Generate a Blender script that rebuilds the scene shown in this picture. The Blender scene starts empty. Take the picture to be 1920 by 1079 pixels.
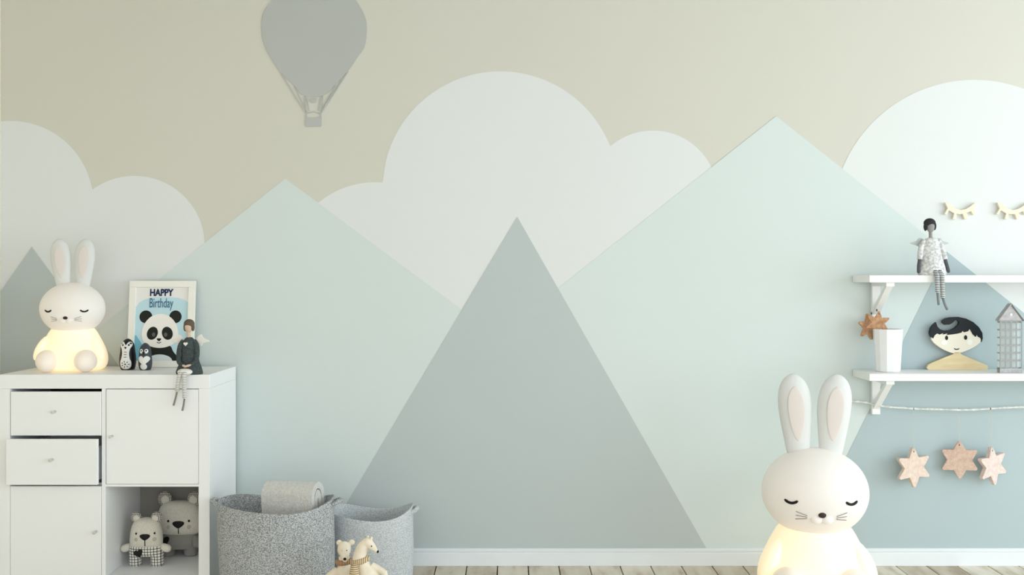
import bpy, bmesh, math, random
from mathutils import Vector, Matrix

random.seed(7)
scene = bpy.context.scene
COL = scene.collection

# ------------------------------------------------------------------ camera, world, light
CAM_D, CAM_H, FPX, HORIZON = 4.3, 1.17, 1978.0, 522.0
cam_data = bpy.data.cameras.new('camera')
cam = bpy.data.objects.new('camera', cam_data)
COL.objects.link(cam)
cam.location = (0, -CAM_D, CAM_H)
cam.rotation_euler = (math.pi / 2, 0, 0)
cam_data.sensor_width = 36.0
cam_data.lens = 36.0 * FPX / 1920.0
cam_data.shift_y = -(539.5 - HORIZON) / 1920.0
scene.camera = cam

world = bpy.data.worlds.new('world')
scene.world = world
world.use_nodes = True
wbg = world.node_tree.nodes['Background']
wbg.inputs[0].default_value = (0.96, 1.0, 1.02, 1)
wbg.inputs[1].default_value = 1.68

la = bpy.data.lights.new('window_daylight', 'AREA')
la.shape = 'RECTANGLE'; la.size = 3.5; la.size_y = 2.1
la.energy = 68; la.color = (0.80, 0.97, 1.0)
lo = bpy.data.objects.new('window_daylight', la); COL.objects.link(lo)
lo.location = (4.63, -2.4, 1.35)
lo.rotation_euler = (math.radians(90), 0, math.radians(90))

vs = scene.view_settings
vs.view_transform = 'Standard'; vs.look = 'None'; vs.gamma = 1.0
vs.use_curve_mapping = False
vs.exposure = 0.17

# ------------------------------------------------------------------ helpers
def S(d): return FPX / (CAM_D - d)                      # pixels per metre at distance d from the wall
def X(px, d=0.0): return (px - 960.0) / S(d)
def Z(py, d=0.0): return CAM_H - (py - HORIZON) / S(d)
def floor_py(d): return HORIZON + CAM_H * S(d)

def lin(c):
    o = []
    for v in c[:3]:
        v /= 255.0
        o.append(v / 12.92 if v <= 0.04045 else ((v + 0.055) / 1.055) ** 2.4)
    return (*o, 1.0)

MATS = {}
def mat(name, col, rough=0.6, noise=None, bump=None, emit=None, emit_s=0.0, metal=0.0, sheen=0.0, spec=0.3):
    """noise=(scale, colour2, stretch xyz) mixes two colours; bump=(scale, strength, distance)."""
    if name in MATS: return MATS[name]
    m = bpy.data.materials.new(name); m.use_nodes = True
    nt = m.node_tree; b = nt.nodes['Principled BSDF']
    b.inputs['Base Color'].default_value = lin(col)
    b.inputs['Roughness'].default_value = rough
    b.inputs['Metallic'].default_value = metal
    b.inputs['Specular IOR Level'].default_value = spec
    if sheen: b.inputs['Sheen Weight'].default_value = sheen
    if emit:
        b.inputs['Emission Color'].default_value = lin(emit)
        b.inputs['Emission Strength'].default_value = emit_s
    if noise or bump:
        tc = nt.nodes.new('ShaderNodeTexCoord')
    if noise:
        mp = nt.nodes.new('ShaderNodeMapping')
        nt.links.new(tc.outputs['Object'], mp.inputs[0])
        mp.inputs['Scale'].default_value = noise[2] if len(noise) > 2 else (1, 1, 1)
        n = nt.nodes.new('ShaderNodeTexNoise'); n.inputs['Scale'].default_value = noise[0]
        n.inputs['Detail'].default_value = 4
        nt.links.new(mp.outputs[0], n.inputs['Vector'])
        r = nt.nodes.new('ShaderNodeValToRGB')
        r.color_ramp.elements[0].position = 0.36; r.color_ramp.elements[1].position = 0.64
        r.color_ramp.elements[0].color = lin(col); r.color_ramp.elements[1].color = lin(noise[1])
        nt.links.new(n.outputs['Fac'], r.inputs[0])
        nt.links.new(r.outputs[0], b.inputs['Base Color'])
    if bump:
        n2 = nt.nodes.new('ShaderNodeTexNoise'); n2.inputs['Scale'].default_value = bump[0]
        n2.inputs['Detail'].default_value = 3
        nt.links.new(tc.outputs['Object'], n2.inputs['Vector'])
        bp = nt.nodes.new('ShaderNodeBump'); bp.inputs['Strength'].default_value = bump[1]
        bp.inputs['Distance'].default_value = bump[2]
        nt.links.new(n2.outputs['Fac'], bp.inputs['Height'])
        nt.links.new(bp.outputs[0], b.inputs['Normal'])
    MATS[name] = m
    return m

def math_node(nt, op, a, b=None):
    n = nt.nodes.new('ShaderNodeMath'); n.operation = op
    for i, v in enumerate((a, b)):
        if v is None: continue
        if isinstance(v, (int, float)): n.inputs[i].default_value = v
        else: nt.links.new(v, n.inputs[i])
    return n.outputs[0]

def line_mat(name, col, line, axes, freq, width, rough=0.85, offset=0.5):
    """stripes (one axis) or gingham grid (two axes) in object coordinates"""
    m = bpy.data.materials.new(name); m.use_nodes = True
    nt = m.node_tree; b = nt.nodes['Principled BSDF']
    b.inputs['Roughness'].default_value = rough; b.inputs['Specular IOR Level'].default_value = 0.15
    tc = nt.nodes.new('ShaderNodeTexCoord'); sp = nt.nodes.new('ShaderNodeSeparateXYZ')
    nt.links.new(tc.outputs['Object'], sp.inputs[0])
    tot = None
    for a in axes:
        v = math_node(nt, 'FRACT', math_node(nt, 'ADD', math_node(nt, 'MULTIPLY', sp.outputs[a], freq), offset + 10))
        v = math_node(nt, 'LESS_THAN', v, width)
        tot = v if tot is None else math_node(nt, 'MAXIMUM', tot, v)
    mx = nt.nodes.new('ShaderNodeMix'); mx.data_type = 'RGBA'
    mx.inputs['A'].default_value = lin(col); mx.inputs['B'].default_value = lin(line)
    nt.links.new(tot, mx.inputs['Factor']); nt.links.new(mx.outputs['Result'], b.inputs['Base Color'])
    return m

class MB:
    def __init__(self): self.v = []; self.f = []; self.sm = []
    def add(self, vs, fs, smooth=False):
        o = len(self.v); self.v += [tuple(p) for p in vs]
        for f in fs: self.f.append([i + o for i in f]); self.sm.append(smooth)
        return self
    def box(self, x0, x1, y0, y1, z0, z1):
        vs = [(x, y, z) for x in (x0, x1) for y in (y0, y1) for z in (z0, z1)]
        fs = [(0, 1, 3, 2), (4, 6, 7, 5), (0, 4, 5, 1), (2, 3, 7, 6), (0, 2, 6, 4), (1, 5, 7, 3)]
        return self.add(vs, fs)
    def prism(self, outline, y0, y1):
        """outline: (x,z) points; extruded from y0 to y1"""
        n = len(outline)
        a = sum(outline[i][0] * outline[(i + 1) % n][1] - outline[(i + 1) % n][0] * outline[i][1] for i in range(n))
        if a < 0: outline = outline[::-1]
        vs = [(p[0], y0, p[1]) for p in outline] + [(p[0], y1, p[1]) for p in outline]
        fs = [list(range(n)), list(range(2 * n - 1, n - 1, -1))]
        for i in range(n):
            j = (i + 1) % n; fs.append((i, i + n, j + n, j))
        return self.add(vs, fs)
    def prism_x(self, outline, x0, x1):
        """outline: (y,z) points; extruded from x0 to x1"""
        n = len(outline)
        vs = [(x0, p[0], p[1]) for p in outline] + [(x1, p[0], p[1]) for p in outline]
        fs = [list(range(n)), list(range(2 * n - 1, n - 1, -1))]
        for i in range(n):
            j = (i + 1) % n; fs.append((i, i + n, j + n, j))
        return self.add(vs, fs)
    def loft(self, secs, n=28, p=2.0, cap=(True, True)):
        """secs: (z, cx, cy, rx, ry)"""
        vs, fs = [], []
        for (z, cx, cy, rx, ry) in secs:
            for k in range(n):
                t = 2 * math.pi * k / n
                c, s = math.cos(t), math.sin(t)
                vs.append((cx + rx * math.copysign(abs(c) ** (2 / p), c), cy + ry * math.copysign(abs(s) ** (2 / p), s), z))
        m = len(secs)
        for i in range(m - 1):
            for k in range(n):
                j = (k + 1) % n
                fs.append((i * n + k, i * n + j, (i + 1) * n + j, (i + 1) * n + k))
        if cap[0]: fs.append(list(range(n - 1, -1, -1)))
        if cap[1]: fs.append(list(range((m - 1) * n, m * n)))
        return self.add(vs, fs, True)
    def ell(self, c, r, rot=None, nu=24, nv=14):
        vs, fs = [], []
        for i in range(nv + 1):
            ph = math.pi * i / nv
            for k in range(nu):
                t = 2 * math.pi * k / nu
                q = Vector((r[0] * math.sin(ph) * math.cos(t), r[1] * math.sin(ph) * math.sin(t), -r[2] * math.cos(ph)))
                if rot is not None: q = rot @ q
                vs.append(q + Vector(c))
        for i in range(nv):
            for k in range(nu):
                j = (k + 1) % nu
                fs.append((i * nu + k, i * nu + j, (i + 1) * nu + j, (i + 1) * nu + k))
        return self.add(vs, fs, True)
    def tube(self, pts, rad, n=10, closed=False):
        pts = [Vector(p) for p in pts]; m = len(pts)
        if isinstance(rad, (int, float)): rad = [rad] * m
        vs, fs = [], []; up = None
        for i in range(m):
            if closed: t = (pts[(i + 1) % m] - pts[i - 1]).normalized()
            else: t = (pts[min(i + 1, m - 1)] - pts[max(i - 1, 0)]).normalized()
            if up is None:
                up = Vector((0, 1, 0)) if abs(t.y) < 0.9 else Vector((1, 0, 0))
            a = (up - t * up.dot(t)).normalized(); up = a; b = t.cross(a)
            for k in range(n):
                an = 2 * math.pi * k / n
                vs.append(pts[i] + (a * math.cos(an) + b * math.sin(an)) * rad[i])
        for i in range(m if closed else m - 1):
            q = (i + 1) % m
            for k in range(n):
                j = (k + 1) % n
                fs.append((i * n + k, i * n + j, q * n + j, q * n + k))
        if not closed:
            fs.append(list(range(n - 1, -1, -1))); fs.append(list(range((m - 1) * n, m * n)))
        return self.add(vs, fs, True)
    def patch(self, outline, surf, rings=5, thick=0.0015):
        """star-shaped outline (x,z) laid on a surface y=surf(x,z), proud by thick"""
        cx = sum(p[0] for p in outline) / len(outline); cz = sum(p[1] for p in outline) / len(outline)
        n = len(outline); vs = [(cx, surf(cx, cz) - thick, cz)]; fs = []
        for r in range(1, rings + 1):
            for p in outline:
                x = cx + (p[0] - cx) * r / rings; z = cz + (p[1] - cz) * r / rings
                vs.append((x, surf(x, z) - thick, z))
        for p in outline: vs.append((p[0], surf(p[0], p[1]) + thick, p[1]))
        for k in range(n): fs.append((0, 1 + k, 1 + (k + 1) % n))
        for r in range(rings):
            for k in range(n):
                a = 1 + r * n + k; b = 1 + r * n + (k + 1) % n
                fs.append((a, a + n, b + n, b))
        return self.add(vs, fs, True)
    def mesh(self, name):
        me = bpy.data.meshes.new(name)
        me.from_pydata(self.v, [], self.f)
        me.polygons.foreach_set('use_smooth', self.sm)
        bm = bmesh.new(); bm.from_mesh(me); bmesh.ops.recalc_face_normals(bm, faces=bm.faces); bm.to_mesh(me); bm.free()
        me.update()
        return me
    def build(self, name, m, parent=None, bevel=0, remesh=0, subsurf=0, smooth=0, seg=2):
        o = bpy.data.objects.new(name, self.mesh(name)); COL.objects.link(o)
        if m: o.data.materials.append(m)
        if parent: o.parent = parent
        if remesh:
            r = o.modifiers.new('remesh', 'REMESH'); r.mode = 'VOXEL'; r.voxel_size = remesh; r.use_smooth_shade = True
        if smooth:
            s = o.modifiers.new('smooth', 'SMOOTH'); s.iterations = smooth; s.factor = 0.5
        if bevel:
            b = o.modifiers.new('bevel', 'BEVEL'); b.width = bevel; b.segments = seg; b.limit_method = 'ANGLE'
            b.angle_limit = math.radians(40)
        if subsurf:
            s = o.modifiers.new('subsurf', 'SUBSURF'); s.levels = subsurf; s.render_levels = subsurf
        return o

def tag(o, label=None, cat=None, group=None, kind=None):
    if label: o['label'] = label
    if cat: o['category'] = cat
    if group: o['group'] = group
    if kind: o['kind'] = kind
    return o

def thing(name, label, cat, loc, rot=(0, 0, 0), group=None):
    o = bpy.data.objects.new(name, None); COL.objects.link(o)
    o.empty_display_size = 0.05
    o.location = loc; o.rotation_euler = rot
    return tag(o, label, cat, group)

def local(px0, py0, d):
    s = S(d)
    return (lambda px, py, y=0.0: Vector(((px - px0) / s, y, (py0 - py) / s))), Vector((X(px0, d), -d, Z(py0, d))), s

def arc(cx, cz, r, a0=0, a1=360, n=48, rz=None):
    rz = r if rz is None else rz
    full = abs(a1 - a0) >= 360
    m = n if full else n + 1
    return [(cx + r * math.cos(math.radians(a0 + (a1 - a0) * i / n)), cz + rz * math.sin(math.radians(a0 + (a1 - a0) * i / n))) for i in range(m)]

def catmull(pts, k=5, closed=True):
    n = len(pts); out = []
    rng = range(n) if closed else range(n - 1)
    D = len(pts[0])
    for i in rng:
        if closed: p = [pts[(i + j - 1) % n] for j in range(4)]
        else: p = [pts[max(0, min(n - 1, i + j - 1))] for j in range(4)]
        for s in range(k):
            t = s / k
            out.append(tuple(0.5 * (2 * p[1][a] + (p[2][a] - p[0][a]) * t + (2 * p[0][a] - 5 * p[1][a] + 4 * p[2][a] - p[3][a]) * t * t
                             + (3 * p[1][a] - p[0][a] - 3 * p[2][a] + p[3][a]) * t ** 3) for a in range(D)))
    if not closed: out.append(tuple(pts[-1]))
    return out

def heart(cx, cz, w, n=28, tilt=0.0):
    o = []
    for i in range(n):
        t = 2 * math.pi * i / n
        x = 16 * math.sin(t) ** 3; z = 13 * math.cos(t) - 5 * math.cos(2 * t) - 2 * math.cos(3 * t) - math.cos(4 * t)
        x *= w / 32; z *= w / 32
        o.append((cx + x * math.cos(tilt) - z * math.sin(tilt), cz + x * math.sin(tilt) + z * math.cos(tilt)))
    return o

def star(R, r, n=6, rot=90):
    o = []
    for i in range(2 * n):
        a = math.radians(rot + 180 * i / n); q = R if i % 2 == 0 else r
        if i % 2 == 0:
            for da in (-3.2, 3.2): o.append((q * math.cos(a + math.radians(da)), q * math.sin(a + math.radians(da))))
        else: o.append((q * math.cos(a), q * math.sin(a)))
    return o

def seg_poly(x0, z0, x1, z1, w0, w1=None):
    w1 = w0 if w1 is None else w1
    d = Vector((x1 - x0, z1 - z0)).normalized(); n = Vector((-d.y, d.x))
    return [(x0 + n.x * w0, z0 + n.y * w0), (x1 + n.x * w1, z1 + n.y * w1), (x1 - n.x * w1, z1 - n.y * w1), (x0 - n.x * w0, z0 - n.y * w0)]

# ------------------------------------------------------------------ materials
def paint(name, c): return mat(name, c, 0.85, bump=(140, 0.04, 0.002), spec=0.15)
M_sky = paint('paint_beige', (215, 213, 203))
M_cloud = paint('paint_cloud', (228, 231, 231))
M_mount = paint('paint_mint', (216, 226, 225))
M_peak = paint('paint_sage', (192, 201, 202))
M_ball = paint('paint_balloon_grey', (187, 190, 187))
M_white = mat('white_lacquer', (247, 248, 249), 0.45, spec=0.35)
M_trim = mat('white_trim_paint', (234, 239, 243), 0.5)
M_room = mat('plain_wall_paint', (240, 239, 235), 0.9)
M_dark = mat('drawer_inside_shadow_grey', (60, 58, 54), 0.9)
M_chrome = mat('brushed_nickel', (215, 213, 208), 0.35, metal=0.6)
M_black = mat('black_paint', (14, 15, 17), 0.5)
M_wood = mat('light_birch', (235, 217, 178), 0.6, noise=(9, (224, 202, 158), (1, 1, 6)))

# ------------------------------------------------------------------ room
XL, XR, CEIL, YB = X(1.2), 4.6, 2.75, -5.2
wall = MB().box(XL, XR, 0.0, 0.12, -0.06, CEIL).build('wall_back', M_sky); tag(wall, 'beige back wall painted with clouds, mountains and a balloon', kind='structure')
wl = MB().box(XL - 0.12, XL, YB, 0.12, 0, CEIL).build('wall_left', mat('warm_side_wall_paint', (240, 232, 212), 0.9)); tag(wl, 'plain warm beige left wall', kind='structure')
ce = MB().box(XL - 0.12, XR + 0.12, YB, 0.12, CEIL, CEIL + 0.1).build('ceiling', mat('ceiling_paint', (196, 195, 192), 0.9)); tag(ce, 'plain white ceiling', kind='structure')
wy0, wy1, wz0, wz1 = -5.0, -0.35, 0.08, 2.62
mb = MB().box(XR, XR + 0.12, YB, wy0, 0, CEIL).box(XR, XR + 0.12, wy1, 0.12, 0, CEIL)
mb.box(XR, XR + 0.12, wy0, wy1, 0, wz0).box(XR, XR + 0.12, wy0, wy1, wz1, CEIL)
wr = mb.build('wall_right', M_room); tag(wr, 'plain white right wall with a window opening', kind='structure')
wn = bpy.data.objects.new('window_1', None); COL.objects.link(wn); tag(wn, 'white framed window in the right wall', kind='structure')
for (a, b, c, e) in ((wy0, wy0 + .05, wz0, wz1), (wy1 - .05, wy1, wz0, wz1), (wy0 + .05, wy1 - .05, wz0, wz0 + .05), (wy0 + .05, wy1 - .05, wz1 - .05, wz1)):
    MB().box(XR + 0.05, XR + 0.11, a, b, c, e).build('window_frame', M_white, wn)

# mural: flat painted shapes on the wall, each in its own thin coat of paint
coat = [0]
def mural(name, outline_px, m, label, extra=()):
    coat[0] += 1
    y = -0.0004 * coat[0]
    mb = MB().prism([(X(p[0]), Z(p[1])) for p in outline_px], y, 0.0)
    for i, e in enumerate(extra): mb.prism([(X(p[0]), Z(p[1])) for p in e], y - 0.00003 * (i + 1), -0.0001)
    o = mb.build(name, m, wall); o['label'] = label
    return o

def union_cloud(circles, x0, x1, base):
    """upper envelope of circles from x0 to x1, closed at base"""
    pts = []
    n = 160
    for i in range(n + 1):
        x = x0 + (x1 - x0) * i / n; y = base
        for (cx, cy, r) in circles:
            if abs(x - cx) <= r: y = min(y, cy - math.sqrt(r * r - (x - cx) ** 2))
            if abs(x - cx) <= r and False: pass
        pts.append((x, y))
    return pts + [(x1, base + 1), (x0, base + 1)]

mural('mural_cloud', union_cloud([(20, 382, 155), (252, 462, 132)], 1.3, 384, 462)[:-2] + [(384, 760), (1.3, 760)], M_cloud, 'pale double cloud on the left of the mural')
mural('mural_cloud', union_cloud([(703, 507, 165), (938, 355, 221), (1224, 367, 122)], 560, 1346, 507)[:-2] + [(1346, 507), (1240, 720), (700, 720), (560, 507)], M_cloud, 'large pale cloud in the middle of the mural')
mural('mural_cloud', union_cloud([(1826, 416, 266)], 1560, 2092, 416)[:-2] + [(2092, 900), (1560, 900)], M_cloud, 'bright round cloud on the right of the mural')
BASE = 1064
mural('mural_mountain', [(535, 335), (535 + (BASE - 335) / .743, BASE), (1.3, BASE), (1.3, 335 + 533.7 * .80)], M_mount, 'left mint mountain of the mural')
mural('mural_mountain', [(1455, 218), (1455 + (BASE - 218) / .795, BASE), (1455 - (BASE - 218) / .79, BASE)], M_mount, 'right mint mountain of the mural')
mural('mural_mountain', [(60, 463), (60 + (BASE - 463) / 1.37, BASE), (1.3, BASE), (1.3, 463 + 58.7 * 1.43)], M_peak, 'small sage peak at the left end of the mural')
mural('mural_mountain', [(970, 407), (970 + (BASE - 407) / 1.755, BASE), (970 - (BASE - 407) / 1.68, BASE)], M_peak, 'sage grey triangular peak in the middle of the mural')
mural('mural_mountain', [(1775, 472.5), (2180, 472.5 + 405 * .795), (2180, BASE), (1775 - (BASE - 472.5) / 2.04, BASE)], paint('paint_mint_deep', (180, 195, 199)), 'deeper mint slope behind the shelves')
bl = [(491, 55), (496, 84), (508, 108), (525, 134), (552, 161), (571, 180), (607, 179), (629, 159), (653, 133), (670, 108), (684, 87), (688, 55), (684, 30), (667, 0),
      (646, -22), (620, -38), (589, -43), (558, -38), (532, -22), (512, 0), (495, 24)]
def px_line(x0, y0, x1, y1, w): return seg_poly(x0, y0, x1, y1, w)
cords = [px_line(526, 135, 573, 212, .9), px_line(552, 162, 576, 210, .7), px_line(571, 180, 574, 210, .7), px_line(575, 181, 580, 208, .6),
         px_line(653, 134, 603, 212, .9), px_line(629, 160, 601, 210, .7), px_line(606, 180, 602, 210, .7), px_line(602, 180, 597, 208, .6),
         px_line(640, 150, 604, 208, .6), px_line(574, 213, 588, 210, .9), px_line(588, 210, 602, 213, .9), px_line(574.5, 212, 574.5, 220, 1), px_line(601.5, 212, 601.5, 220, 1)]
basket = [(573, 219), (580, 221), (588, 221.5), (596, 221), (603, 219), (603, 236), (601, 238), (575, 238), (573, 236)]
burner = [(581, 184), (594, 184), (593, 191), (590, 193), (586, 193), (582, 191)]
mural('mural_balloon', catmull(bl, 4), M_ball, 'grey hot air balloon silhouette on the mural', extra=cords + [basket, burner])

# floor planks
def plank_mat():
    m = bpy.data.materials.new('weathered_plank'); m.use_nodes = True
    nt = m.node_tree; b = nt.nodes['Principled BSDF']; b.inputs['Roughness'].default_value = 0.65
    tc = nt.nodes.new('ShaderNodeTexCoord'); oi = nt.nodes.new('ShaderNodeObjectInfo')
    ad = nt.nodes.new('ShaderNodeVectorMath'); ad.operation = 'ADD'
    sc = nt.nodes.new('ShaderNodeVectorMath'); sc.operation = 'SCALE'; sc.inputs[0].default_value = (13, 29, 7)
    nt.links.new(oi.outputs['Random'], sc.inputs['Scale'])
    nt.links.new(tc.outputs['Object'], ad.inputs[0]); nt.links.new(sc.outputs[0], ad.inputs[1])
    mp = nt.nodes.new('ShaderNodeMapping'); mp.inputs['Scale'].default_value = (11, 3.0, 5)
    nt.links.new(ad.outputs[0], mp.inputs[0])
    n = nt.nodes.new('ShaderNodeTexNoise'); n.inputs['Scale'].default_value = 1.6; n.inputs['Detail'].default_value = 6
    nt.links.new(mp.outputs[0], n.inputs['Vector'])
    r = nt.nodes.new('ShaderNodeValToRGB'); e = r.color_ramp.elements
    e[0].position = .28; e[0].color = lin((196, 184, 166)); e[1].position = .62; e[1].color = lin((244, 240, 230))
    k = e.new(.45); k.color = lin((232, 225, 211))
    nt.links.new(n.outputs['Fac'], r.inputs[0])
    mx = nt.nodes.new('ShaderNodeMix'); mx.data_type = 'RGBA'; mx.blend_type = 'MULTIPLY'; mx.inputs['Factor'].default_value = 1
    r2 = nt.nodes.new('ShaderNodeValToRGB'); r2.color_ramp.elements[0].color = lin((222, 214, 204)); r2.color_ramp.elements[1].color = lin((255, 252, 248))
    nt.links.new(oi.outputs['Random'], r2.inputs[0])
    nt.links.new(r.outputs[0], mx.inputs['A']); nt.links.new(r2.outputs[0], mx.inputs['B'])
    nt.links.new(mx.outputs['Result'], b.inputs['Base Color'])
    return m
M_plank = plank_mat()
fl = MB().box(XL, XR, YB, 0.0, -0.06, -0.022).build('floor', mat('floor_gap', (70, 60, 50), 0.9)); tag(fl, 'light weathered wooden plank floor', kind='structure')
PW = 0.1245
me = None
x = X(933, 0.0) - PW * 30; i = 0
while x < XR - 0.02:
    x1 = min(x + PW, XR)
    if x >= XL - PW * .98:
        if me is None: me = MB().box(0.0022, PW - 0.0022, YB, -0.001, -0.022, 0).build('plank', M_plank, fl, bevel=0.0018); o = me
        elif x1 - x > PW - 0.001: o = me.copy(); COL.objects.link(o)
        else: break
        o.parent = fl; o.location = (x, 0, 0)
    x += PW
# baseboard with a moulded lip
zb = Z(1028, 0.0)
prof = [(-0.001, 0.0005), (-0.016, 0.0005), (-0.016, zb - 0.019), (-0.012, zb - 0.016), (-0.015, zb - 0.011), (-0.015, zb - 0.004), (-0.011, zb), (-0.001, zb)]
bb = MB().prism_x(prof, XL, XR).build('baseboard_back', M_trim); tag(bb, 'white moulded baseboard along the mural wall', kind='structure')

# ------------------------------------------------------------------ storage cabinet
DF = 0.39; sF = S(DF)
cx0, cx1 = X(-2, DF), X(393, DF)
ctop = Z(703, DF)
M_in = mat('cabinet_inside', (242, 241, 238), 0.6)
cab = thing('storage_cabinet', 'white cube storage cabinet with drawers and doors standing at the left wall end', 'cabinet', (cx0, 0, 0))
W = cx1 - cx0
T = 0.041
TT = 0.0525
yb, yf = -0.018, -DF
def cz(py): return Z(py, DF)
def cxx(px): return X(px, DF) - cx0
zbot0, zbot1 = 0.02, 0.062
MB().box(0, W, yf, yb, ctop - TT, ctop).build('top_panel', M_white, cab, bevel=0.002)
MB().box(0, T, yf, yb, 0.0, ctop - TT).build('side_panel', M_white, cab, bevel=0.001)
MB().box(W - T, W, yf, yb, 0.0, ctop - TT).build('side_panel', M_white, cab, bevel=0.001)
MB().box(T, W - T, yf, yb, zbot0, zbot1).build('bottom_panel', M_white, cab, bevel=0.001)
MB().box(T, W - T, yb - 0.008, yb, zbot1, ctop - TT).build('back_panel', mat('cabinet_back_shade_grey', (150, 147, 140), 0.8), cab)  # panel darkened to grey for the shade deep inside the open cube
dx0, dx1 = cxx(190.5), cxx(198)
MB().box(dx0, dx1, yf + 0.001, yb - 0.008, zbot1, ctop - TT).build('divider', M_white, cab, bevel=0.001)
sz0, sz1 = cz(913.5), cz(909)
MB().box(T, dx0, yf + 0.03, yb - 0.008, sz0, sz1).build('shelf_panel', M_white, cab)
MB().box(dx1, W - T, yf + 0.001, yb - 0.008, sz0, sz1).build('shelf_panel', M_white, cab, bevel=0.001)

def knob(parent, x, y, z, L=0.028, r=0.0055):
    mb = MB()
    mb.tube([(x, y, z), (x, y - L * .7, z), (x, y - L * .72, z), (x, y - L, z)], [r * .75, r * .75, r, r], 16)
    mb.build('knob', M_chrome, parent, bevel=0.0008)

def drawer(x0, x1, z0, z1, out, kx, kz):
    y = yf - out
    fr = MB().box(x0, x1, y, y + 0.016, z0, z1).build('drawer', M_white, cab, bevel=0.0015)
    a, b = x0 + 0.012, x1 - 0.012
    mb = MB()
    mb.box(a, a + .01, y + .016, y + .34, z0 + .01, z1 - .035).box(b - .01, b, y + .016, y + .34, z0 + .01, z1 - .035)
    mb.box(a + .01, b - .01, y + .33, y + .34, z0 + .01, z1 - .035).box(a + .01, b - .01, y + .016, y + .33, z0 + .01, z0 + .018)
    mb.build('drawer_box', M_white, fr)
    knob(fr, kx, y, kz)
xa, xb = cxx(20), cxx(190)
drawer(xa, xb, cz(817.5), cz(735), 0.001, cxx(104), cz(772))
out = 0.032
drawer(xa - 0.002, xb - 0.003, Z(910, DF + out), Z(824.5, DF + out), out, X(99, DF + out) - cx0, Z(862, DF + out))
# dark sheet standing for the shade seen between drawer fronts and frame
MB().box(T, dx0, yf + 0.345, yf + 0.35, sz1, ctop - TT).build('cavity_shade', M_dark, cab)
d1 = MB().box(cxx(199.2), cxx(371.6), yf - 0.001, yf + 0.015, cz(908.4), cz(730.6)).build('door', M_white, cab, bevel=0.0015)
knob(d1, cxx(211), yf - 0.001, cz(818))
d2 = MB().box(cxx(19.4), cxx(190), yf - 0.001, yf + 0.015, cz(1086), cz(912.4)).build('door', M_white, cab, bevel=0.0015)
knob(d2, cxx(181), yf - 0.001, cz(997))

# ------------------------------------------------------------------ rabbit night lights
M_lbody = mat('lamp_body_lit', (250, 243, 228), 0.5, emit=(255, 220, 156), emit_s=0.40)
M_lhead = mat('lamp_head_shell', (236, 233, 230), 0.5, emit=(255, 232, 212), emit_s=0.10)
M_lear = mat('lamp_ear_shell', (224, 225, 224), 0.5)
M_linner = mat('lamp_inner_ear', (228, 219, 215), 0.6)
M_lfoot = mat('lamp_foot_shell', (246, 238, 230), 0.5, emit=(255, 220, 180), emit_s=0.12)

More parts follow.
